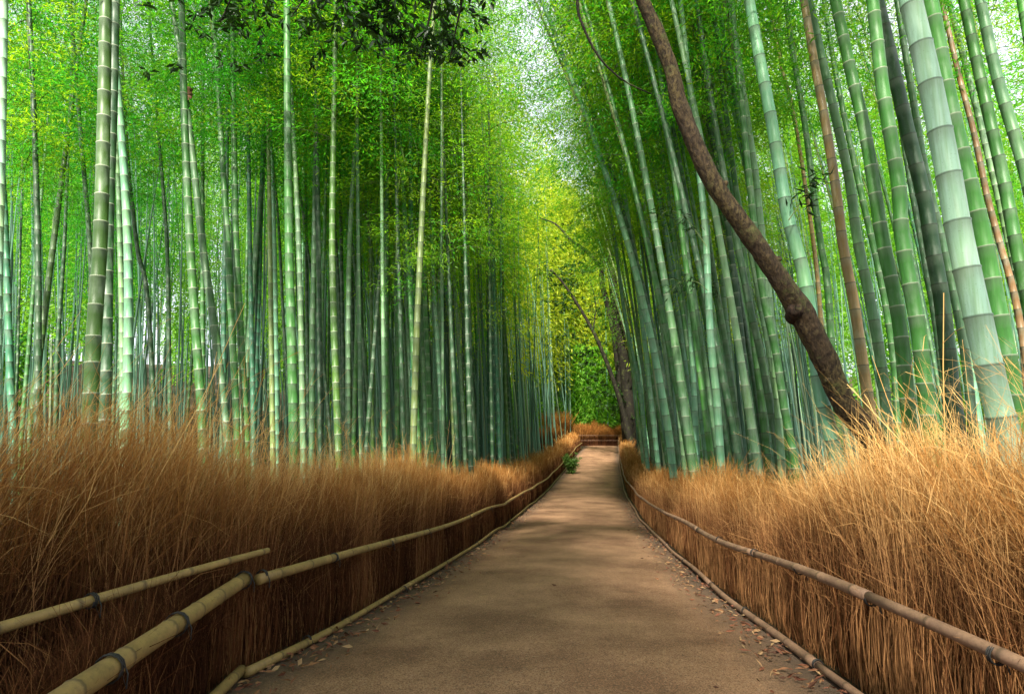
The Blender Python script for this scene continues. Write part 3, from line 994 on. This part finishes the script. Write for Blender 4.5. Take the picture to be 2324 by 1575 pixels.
# kinked stretch under the thick pole
kx = np.array([-1.43, -1.374, -1.319, -1.264, -1.177]); ky = np.array([3.12, 2.6, 2.1, 1.6, .8])
kl = np.stack([kx, ky, ZPf(ky)], 1)[::-1]
kq, _ = spline(kl, .08)
twigs(A, kq, -1, 3600, .36, .46, .07, .03, r4, bl=1, o0=.04, tone=(-.3, .45))  # tone lowered to put the near corner's shade into the twig colour
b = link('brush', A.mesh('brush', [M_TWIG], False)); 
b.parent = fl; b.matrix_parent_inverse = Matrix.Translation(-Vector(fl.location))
b['kind'] = 'stuff'


class Off:
    pass


def reparent(o, par):
    o.parent = par
    o.matrix_parent_inverse = Matrix.Translation(-Vector(par.location))


_link = link
def link(name, me, parent=None, loc=None):
    o = _link(name, me, None, loc)
    if parent is not None:
        reparent(o, parent)
    return o


rails_along(fl, -1, 3.16, 43, .49, .029, M_RAIL_Y, 1, .035, [5.2, 8.6, 12.5, 17, 22, 28, 35], [3.2, 4.05, 5.2, 6.4, 8.6, 10.5, 12.5, 15, 17, 22])
rails_along(fl, -1, 3.10, 43, .045, .024, M_RAIL_Y, 31, .045, [5.6, 9.2, 13, 18, 24, 31], [3.7, 5.6, 7.2, 9.2, 13])
# thin upper rail on the straight run
ys = np.linspace(.7, 3.25, 12)
add_rail(fl, np.stack([XLf(ys) + .03, ys, ZPf(ys) + np.linspace(.53, .615, 12)], 1), .026, .016, M_RAIL_Y, 51, .24, 'thin upper rail beside the thick pole')
for y in (1.2, 2.28): add_tie(fl, (XLf(y) + .03, y, ZPf(y) + np.interp(y, ys, np.linspace(.53, .615, 12))), (.16, 1, 0), .027)
# thick pole and foot rail on the kinked stretch
kz = ZPf(ky)
add_rail(fl, np.stack([kx + .045, ky, np.interp(ky, [.8, 1.7, 3.1], [.585, .565, .525])], 1)[::-1], .037, .034, M_RAIL_Y, 52, .26, 'thick yellow pole ending at the fence bend')
add_rail(fl, np.stack([kx + .05, ky, kz + .045], 1)[::-1], .03, .026, M_RAIL_Y, 53, .3)
for y in (1.9, 2.35, 3.08): add_tie(fl, (np.interp(y, ky[::-1], kx[::-1]) + .045, y, np.interp(y, [1.7, 3.1], [.565, .525])), (-.1, 1, 0), .043, 3)

# right fence
fr_ = empty('brush_fence', (XRf(3.0), 3.0, ZPf(3.0)))
tag(fr_, 'orange brown brush fence along the right path edge with grey bamboo rails', 'fence')
A = Acc()
Lr = edge_line(1, .3, 44.5)
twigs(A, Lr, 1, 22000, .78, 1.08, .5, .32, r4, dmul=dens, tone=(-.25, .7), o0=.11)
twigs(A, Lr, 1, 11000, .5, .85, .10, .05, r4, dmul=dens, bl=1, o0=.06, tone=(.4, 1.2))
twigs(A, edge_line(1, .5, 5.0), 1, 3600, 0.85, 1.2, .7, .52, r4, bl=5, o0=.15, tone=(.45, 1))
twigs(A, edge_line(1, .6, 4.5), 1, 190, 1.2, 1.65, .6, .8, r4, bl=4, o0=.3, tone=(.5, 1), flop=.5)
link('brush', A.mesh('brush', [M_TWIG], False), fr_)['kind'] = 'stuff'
rails_along(fr_, 1, .8, 44, .485, .026, M_RAIL_G, 61, .035, [2.65, 4.3, 6.4, 9.5, 13, 18, 24, 32], [1.75, 2.0, 2.65, 3.4, 4.3, 5.4, 6.4, 8, 9.5, 13], rise=.004)
rails_along(fr_, 1, .8, 44, .045, .025, M_RAIL_G, 81, .045, [3.2, 5.8, 9, 13, 19, 27], [3.2, 4.6, 5.8, 7.4, 9])

# fence across the end of the path
fe = empty('brush_fence', (6.2, 47.2, ZPf(47.0)))
tag(fe, 'dark brush fence closing off the far end of the path', 'fence')
A = Acc()
xa, xb = at(1283, 1010, 47)[0], at(1416, 1010, 47)[0]
ln_ = np.stack([np.linspace(xa, xb, 30), np.full(30, 47.0), np.full(30, ZPf(47.0) - .02)], 1)
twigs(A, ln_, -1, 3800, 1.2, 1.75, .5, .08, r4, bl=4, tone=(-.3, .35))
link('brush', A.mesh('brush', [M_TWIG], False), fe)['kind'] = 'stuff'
for h in (.45, .85):
    add_rail(fe, np.stack([np.linspace(xa, xb, 8), np.full(8, 46.9), np.full(8, ZPf(47.0) + h)], 1), .018, .016, M_RAIL_G, 90 + int(h * 10), .4)

# ------------------------------------------------------------------ fallen leaves at the fence feet
r5 = np.random.default_rng(5)
n = 3200
y = 1.2 + 22 * r5.random(n) ** 2.0
sd = np.where(r5.random(n) < .5, -1, 1)
of = np.abs(r5.normal(0, .17, n)) + .05
x = np.where(sd < 0, XLf(y) + of, XRf(y) - of)
few = r5.random(n) < .012
x = np.where(few, XLf(y) + (XRf(y) - XLf(y)) * r5.random(n), x)
cfr = (x - XLf(y)) / (XRf(y) - XLf(y))
z = ZPf(y) + .014 + .03 * np.sin(np.pi * np.clip(cfr, 0, 1)) + .02 * r5.random(n)
D = r5.normal(size=(n, 3)) * np.array([1, 1, .22])
ll = r5.uniform(.03, .075, n)
v, f = leaves(np.stack([x, y, z], 1), D, ll, ll * r5.uniform(.2, .38, n), r5)
tag(link('leaf_litter', new_mesh('leaf_litter', v, f, [M_FALLEN], None, None, False)),
    'dry reddish fallen leaves along the feet of both fences', 'fallen leaves', None, 'stuff')

# ------------------------------------------------------------------ leaning tree
def add_branch(A, P, r0, r1, k=7, step=.12):
    Q, S = spline(P, step)
    v, f = tube(Q, r0 + (r1 - r0) * (S / S[-1]) ** .8, k)
    A.add(v, f, 0)
    return Q


def broad_sprays(A, Q, r, n, spread, per=7, size=(.09, .15), mat=0, droop=.5, ratio=.36):
    """whorls of oval leaves scattered round the polyline Q"""
    i = r.integers(0, len(Q), n)
    c = Q[i] + r.normal(0, spread, (n, 3))
    B = np.repeat(c, per, 0) + r.normal(0, .02, (n * per, 3))
    D = r.normal(0, 1, (n * per, 3)) * np.array([1, 1, .6]) + np.array([0, 0, -droop])
    ln = r.uniform(*size, n * per)
    v, f = leaves(B, D, ln, ln * ratio, r, .5)
    A.add(v, f, mat)


TD = 5.6
tr = at(1995, 1040, TD)
tz = terrain(tr[0], TD)
root = empty('leaning_tree', (tr[0] + .05, TD, tz - .02))
tag(root, 'brown bare trunk leaning left across the right grove with overhanging leaves', 'tree')
pts = [(2003, 1085), (1984, 1024), (1916, 918), (1870, 812), (1817, 709), (1782, 653), (1700, 531), (1615, 407), (1545, 248), (1520, 150), (1458, 0), (1412, -90)]
wid = [84, 66, 62, 62, 70, 54, 50, 48, 44, 40, 36, 33]
P = [at(q[0], q[1], TD - .06 * i) for i, q in enumerate(pts)]
P[0][2] = min(P[0][2], tz - .03)
Q, S = spline(P, .05)
seglen = np.concatenate([[0], np.cumsum(np.linalg.norm(np.diff(np.array(P), axis=0), axis=1))])
rad = np.interp(S, seglen * S[-1] / seglen[-1], np.array(wid) * TD / F / 2 * .80)
rr = np.random.default_rng(3)
rad = rad * (1 + .03 * np.sin(S * 9) + .02 * np.sin(S * 23))
A = Acc()
v, f = tube(Q, rad, 20)
ang_ = np.tile(np.arange(20), len(Q)); sa_ = np.repeat(S, 20)
nb = len(Q) * 20
cen_ = np.repeat(Q, 20, 0)
rdg = .03 * np.sin(ang_ * 2.1 + sa_ * 1.7) + .025 * np.sin(ang_ * 4.7 - sa_ * 3.1) + .03 * np.sin(sa_ * 14 + 2 * np.sin(ang_)) * (rr.random(nb) < .6)
v[:nb] = cen_ + (v[:nb] - cen_) * (1 + rdg + rr.normal(0, .014, nb))[:, None]
A.add(v, f, 0)
link('trunk', A.mesh('trunk', [M_BARK]), root)
# knot where a limb was cut
A = Acc()
kp = at(1806, 712, TD - .24); kd = np.array([-.45, -.85, .25]); kd /= np.linalg.norm(kd)
kq = np.array([kp + kd * a for a in (-.05, .05, .11, .14, .13)])
v, f = tube(kq, [.10, .085, .07, .055, .025], 14); A.add(v, f, 0)
link('knot', A.mesh('knot', [mk_bark('knot_bark', (.06, .036, .022), (.05, .028, .018), (.016, .010, .008))]), root)
# healed limb stubs
for (sx_, sy_), dr_ in (((1640, 425), (.5, -.5, .35)), ((1530, 190), (-.6, -.3, .4)), ((1752, 590), (.75, -.3, .3)), ((1890, 880), (-.7, -.5, .15))):
    A = Acc(); c0_ = at(sx_, sy_, TD - .3); dv_ = np.array(dr_) / np.linalg.norm(dr_)
    i_ = int(np.argmin(np.linalg.norm(Q - c0_, axis=1)))
    kq_ = np.array([Q[i_] + dv_ * rad[i_] * a for a in (.5, .95, 1.15, 1.3, 1.32)])
    v, f = tube(kq_, rad[i_] * np.array([.55, .42, .3, .22, .1]), 10); A.add(v, f, 0)
    link('stub', A.mesh('stub', [M_BARK]), root)
# limbs above the frame and the hanging leafy ends
A, LF = Acc(), Acc()
r6 = np.random.default_rng(21)
topq = P[-1]
def W(px, py, d): return at(px, py, d)
limbs = [
    ([topq, W(1300, -260, 5.2), W(1120, -250, 5.4), W(1010, -120, 5.6), W(975, 40, 5.6), W(950, 135, 5.6)], .06, .008),
    ([W(1120, -250, 5.4), W(1080, -120, 5.2), W(1045, 20, 5.2), W(1020, 140, 5.2)], .03, .006),
    ([W(1120, -250, 5.4), W(940, -230, 5.9), W(820, -150, 6.2), W(720, -40, 6.4), W(660, 40, 6.5)], .045, .008),
    ([W(940, -230, 5.9), W(900, -90, 6), W(880, 20, 6), W(870, 80, 6)], .03, .006),
    ([W(820, -150, 6.2), W(620, -140, 6.8), W(540, -30, 7), W(500, 50, 7)], .035, .008),
    ([topq, W(1330, -160, 5.0), W(1310, 0, 5.0), W(1328, 71, 5.0), W(1363, 135, 5.0), W(1416, 184, 5.0), W(1480, 215, 5.0)], .03, .005),
]
QS = [add_branch(A, p_, a_, b_) for p_, a_, b_ in limbs]
link('branch', A.mesh('branch', [M_DARKBARK]), root)
broad_sprays(LF, QS[0][-26:], r6, 60, .11, 7)
broad_sprays(LF, QS[1][-16:], r6, 60, .10, 7)
broad_sprays(LF, QS[2][-30:], r6, 190, .30, 8)
broad_sprays(LF, QS[3][-16:], r6, 170, .20, 8)
broad_sprays(LF, QS[4][-20:], r6, 200, .36, 8)
broad_sprays(LF, np.array([W(1092, 105, 5.2), W(1096, 118, 5.2)]), r6, 3, .03, 4)
broad_sprays(LF, QS[0][8:-20], r6, 140, .25, 8)
v, f = tube(np.array([W(1060, -120, 5.2), W(1085, 0, 5.2), W(1093, 105, 5.2)]), [.006, .004, .003], 5)
LF.add(v, f, 0)
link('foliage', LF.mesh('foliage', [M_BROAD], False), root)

# ------------------------------------------------------------------ dark trees at the end of the path
def dark_tree(label, base_px, d, stems, leaf_pts, seed, nleaf):
    r = np.random.default_rng(seed)
    b = at(*base_px, d); gz = terrain(b[0], d)
    root = empty('dark_tree', (b[0], d, gz - .05))
    tag(root, label, 'tree', 'dark trees beside the path end')
    A, LF = Acc(), Acc(); QQ = []
    for pl, w0, w1 in stems:
        P = [at(x, y, d + dd) for x, y, dd in pl]
        if pl[0][1] > 1000: P[0][2] = gz - .05
        QQ.append(add_branch(A, P, w0, w1, 9, .4))
    link('trunk', A.mesh('trunk', [M_DARKBARK]), root)
    for (x, y, dd), n, sp in leaf_pts:
        c = at(x, y, d + dd)
        broad_sprays(LF, c[None] + r.normal(0, sp, (30, 3)) * np.array([1, 1, .8]), r, int(n * 1.2), sp * .35, 9, (.16, .28), 0, .4, .4)
    link('foliage', LF.mesh('foliage', [leaf_material('dark_foliage' + str(seed), (.016, .05, .009), (.045, .11, .016), .35, (1.2, 1.2, .5), .45, False)], False), root)


dark_tree('dark tree with thick upright stems right of the path end', (1432, 1010), 38,
          [([(1430, 1015, 0), (1422, 860, 0), (1404, 740, 0), (1388, 620, 0), (1378, 520, 0), (1360, 380, 0)], .52, .18),
           ([(1427, 1012, .3), (1400, 800, .4), (1384, 710, .5), (1366, 640, .6), (1367, 560, .4), (1350, 430, .4)], .34, .12),
           ([(1369, 612, .6), (1330, 570, .8), (1296, 546, 1), (1262, 510, 1.2), (1225, 495, 1.4)], .17, .05),
           ([(1395, 650, 0), (1412, 600, 0), (1420, 540, 0)], .08, .03)],
          [((1390, 560, 2.2), 100, 1.1), ((1340, 520, .5), 90, 1.1), ((1400, 460, 0), 110, 1.4), ((1400, 720, 2.2), 70, .7), ((1330, 610, 1), 50, .8)], 31, 40)
dark_tree('thin dark tree arching left above the path end', (1440, 1010), 36,
          [([(1440, 1015, 0), (1418, 950, 0), (1399, 883, 0), (1372, 810, 0), (1346, 752, 0), (1310, 690, 0), (1276, 640, 0), (1250, 612, 0)], .20, .07),
           ([(1346, 752, 0), (1352, 690, .5), (1340, 640, 1)], .05, .02)],
          [((1360, 850, 2.2), 60, .7), ((1330, 790, 2.2), 60, .8), ((1395, 920, 2.2), 50, .6), ((1300, 690, 0), 50, .8), ((1260, 620, 0), 50, .8)], 32, 40)

# ------------------------------------------------------------------ small plants by the path end
def leafy_shrub(name, label, cat, px, d, size, nsp, seed, m):
    r = np.random.default_rng(seed)
    b = at(*px, d); gz = terrain(b[0], d)
    root = empty(name, (b[0], d, gz)); tag(root, label, cat)
    A, LF = Acc(), Acc()
    for i in range(12):
        az = r.uniform(0, 6.28); h = size * r.uniform(.6, 1.1)
        o = np.array([b[0], d, gz]); e = o + np.array([math.cos(az) * h * .45, math.sin(az) * h * .45, h])
        q = add_branch(A, [o, (o + e) / 2 + np.array([0, 0, h * .12]), e], .012, .004, 5, .08)
        broad_sprays(LF, q[len(q) // 3:], r, nsp, size * .1, 7, (.09, .17), 0, .3, .34)
    link('stem', A.mesh('stem', [M_DARKBARK]), root)
    link('foliage', LF.mesh('foliage', [m], False), root)


leafy_shrub('green_shrub', 'small fresh green shrub at the far bend of the left fence', 'shrub', (1297, 1050), 29, .9, 14, 61, M_SHRUB)
# dry reddish clumps left of the end fence
def dry_clump(label, px, d, h, n, spread, seed):
    r = np.random.default_rng(seed)
    b = at(*px, d); gz = terrain(b[0], d)
    A = Acc()
    t = np.linspace(0, 2 * np.pi, 14)
    line = np.stack([b[0] + spread * np.cos(t), d + spread * np.sin(t), np.full(14, gz)], 1)
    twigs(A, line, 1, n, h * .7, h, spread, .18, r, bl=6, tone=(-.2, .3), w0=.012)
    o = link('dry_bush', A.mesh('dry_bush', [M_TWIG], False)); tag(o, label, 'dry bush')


dry_clump('tall reddish dry bush left of the fence at the path end', (1264, 1020), 46, 2.5, 700, .35, 71)
dry_clump('low reddish dry bush behind the left fence near the path end', (1240, 1020), 43, 1.5, 900, .5, 72)

# small leafy shoots on stalks by the trunk
def side_shoot(par, pxs, d, seed):
    r = np.random.default_rng(seed)
    A = Acc()
    P = [at(x, y, d) for x, y in pxs]
    Q, S = spline(P, .05)
    v, f = tube(Q, np.linspace(.006, .002, len(Q)), 5); A.add(v, f, 1)
    n = 60
    i = r.integers(len(Q) // 4, len(Q), n)
    B = Q[i] + r.normal(0, .06, (n, 3)); D = (Q[-1] - Q[0]) * .6 + r.normal(0, .45, (n, 3)) + np.array([0, 0, -.25])
    ln = r.uniform(.10, .17, n)
    v, f = leaves(B, D, ln, ln * .18, r); A.add(v, f, 0)
    o = link('side_shoot', A.mesh('side_shoot', [M_BROAD, M_BRANCH], False), par)


byl = {o['label']: o for o in NEAR_OBJ}
M_SHEATH = mk_simple('brown_sheath', (.11, .055, .03), .9)


def sheath(par, p0, p1, d, rad_, seed):
    r = np.random.default_rng(seed)
    t = np.linspace(0, 1, 8)[:, None]
    P = at(*p0, d) * (1 - t) + at(*p1, d) * t
    v, f = tube(P, rad_ * np.array([1.0, 1.12, 1.2, 1.22, 1.25, 1.3, 1.36, 1.45]), 14, False)
    v = v + r.normal(0, rad_ * .07, v.shape)
    f = f[r.random(len(f)) < np.where(np.arange(len(f)) // 14 > 4, .55, 1.0)]
    link('sheath', new_mesh('sheath', v, f, [M_SHEATH]), par)


o4 = byl['leaning bamboo stalk with pale rings and a brown husk high up']
sheath(o4, (425, 222), (422, 200), o4.location.y, .07, 2)
o1 = byl['broad pale mint stalk rising left of the leaning brown trunk']
o2 = byl['grey-green stalk slanting behind the leaning brown trunk']
dd = o1.location.y
side_shoot(o1, [(1604, 560), (1560, 500), (1520, 478), (1496, 492)], dd - .15, 1)
side_shoot(o1, [(1607, 660), (1580, 640), (1545, 640), (1520, 665)], dd - .15, 2)
side_shoot(o2, [(1640, 700), (1615, 640), (1590, 620), (1560, 628)], o2.location.y - .15, 3)
o3 = byl['stout pale green stalk crossed by the trunk at its knot']
side_shoot(o3, [(1790, 500), (1830, 440), (1850, 400)], o3.location.y - .1, 4)

# ------------------------------------------------------------------ light
SUN_EL, SUN_AZ = math.radians(48), math.radians(-166)   # azimuth from +Y towards +X
w = bpy.data.worlds.new('World'); scene.world = w; w.use_nodes = True
nt = w.node_tree; nt.nodes.clear(); N = NT(nt)
sky = N.n('ShaderNodeTexSky'); sky.sky_type = 'NISHITA'; sky.sun_disc = False
sky.sun_elevation = SUN_EL; sky.sun_rotation = SUN_AZ
sky.air_density = 1.0; sky.dust_density = 3.0; sky.ozone_density = 1.0
bg = N.n('ShaderNodeBackground'); bg.inputs['Strength'].default_value = .10
hz = N.mix(.6, sky.outputs[0], (6.5, 6.3, 6.6, 1))          # thin bright overcast over the blue
N.l(hz, bg.inputs['Color'])
o = N.n('ShaderNodeOutputWorld'); N.l(bg.outputs[0], o.inputs['Surface'])
sd = bpy.data.lights.new('sun', 'SUN'); sd.energy = 5.0; sd.angle = math.radians(2.5); sd.color = (1, .94, .82)
so = bpy.data.objects.new('sun', sd); COL.objects.link(so)
dirv = Vector((math.sin(SUN_AZ) * math.cos(SUN_EL), math.cos(SUN_AZ) * math.cos(SUN_EL), math.sin(SUN_EL)))
so.rotation_euler = dirv.to_track_quat('Z', 'Y').to_euler()

vs = scene.view_settings
vs.view_transform = 'Standard'; vs.look = 'None'; vs.exposure = 1.7; vs.gamma = 1
cy = scene.cycles
cy.max_bounces = 8; cy.diffuse_bounces = 5; cy.glossy_bounces = 2; cy.transmission_bounces = 5; cy.transparent_max_bounces = 4
cy.sample_clamp_indirect = 6
cy.caustics_reflective = False; cy.caustics_refractive = False
cy.use_denoising = True
try:
    cy.denoiser = 'OPENIMAGEDENOISE'
    cy.denoising_input_passes = 'RGB_ALBEDO_NORMAL'
    cy.denoising_prefilter = 'ACCURATE'
except Exception:
    pass
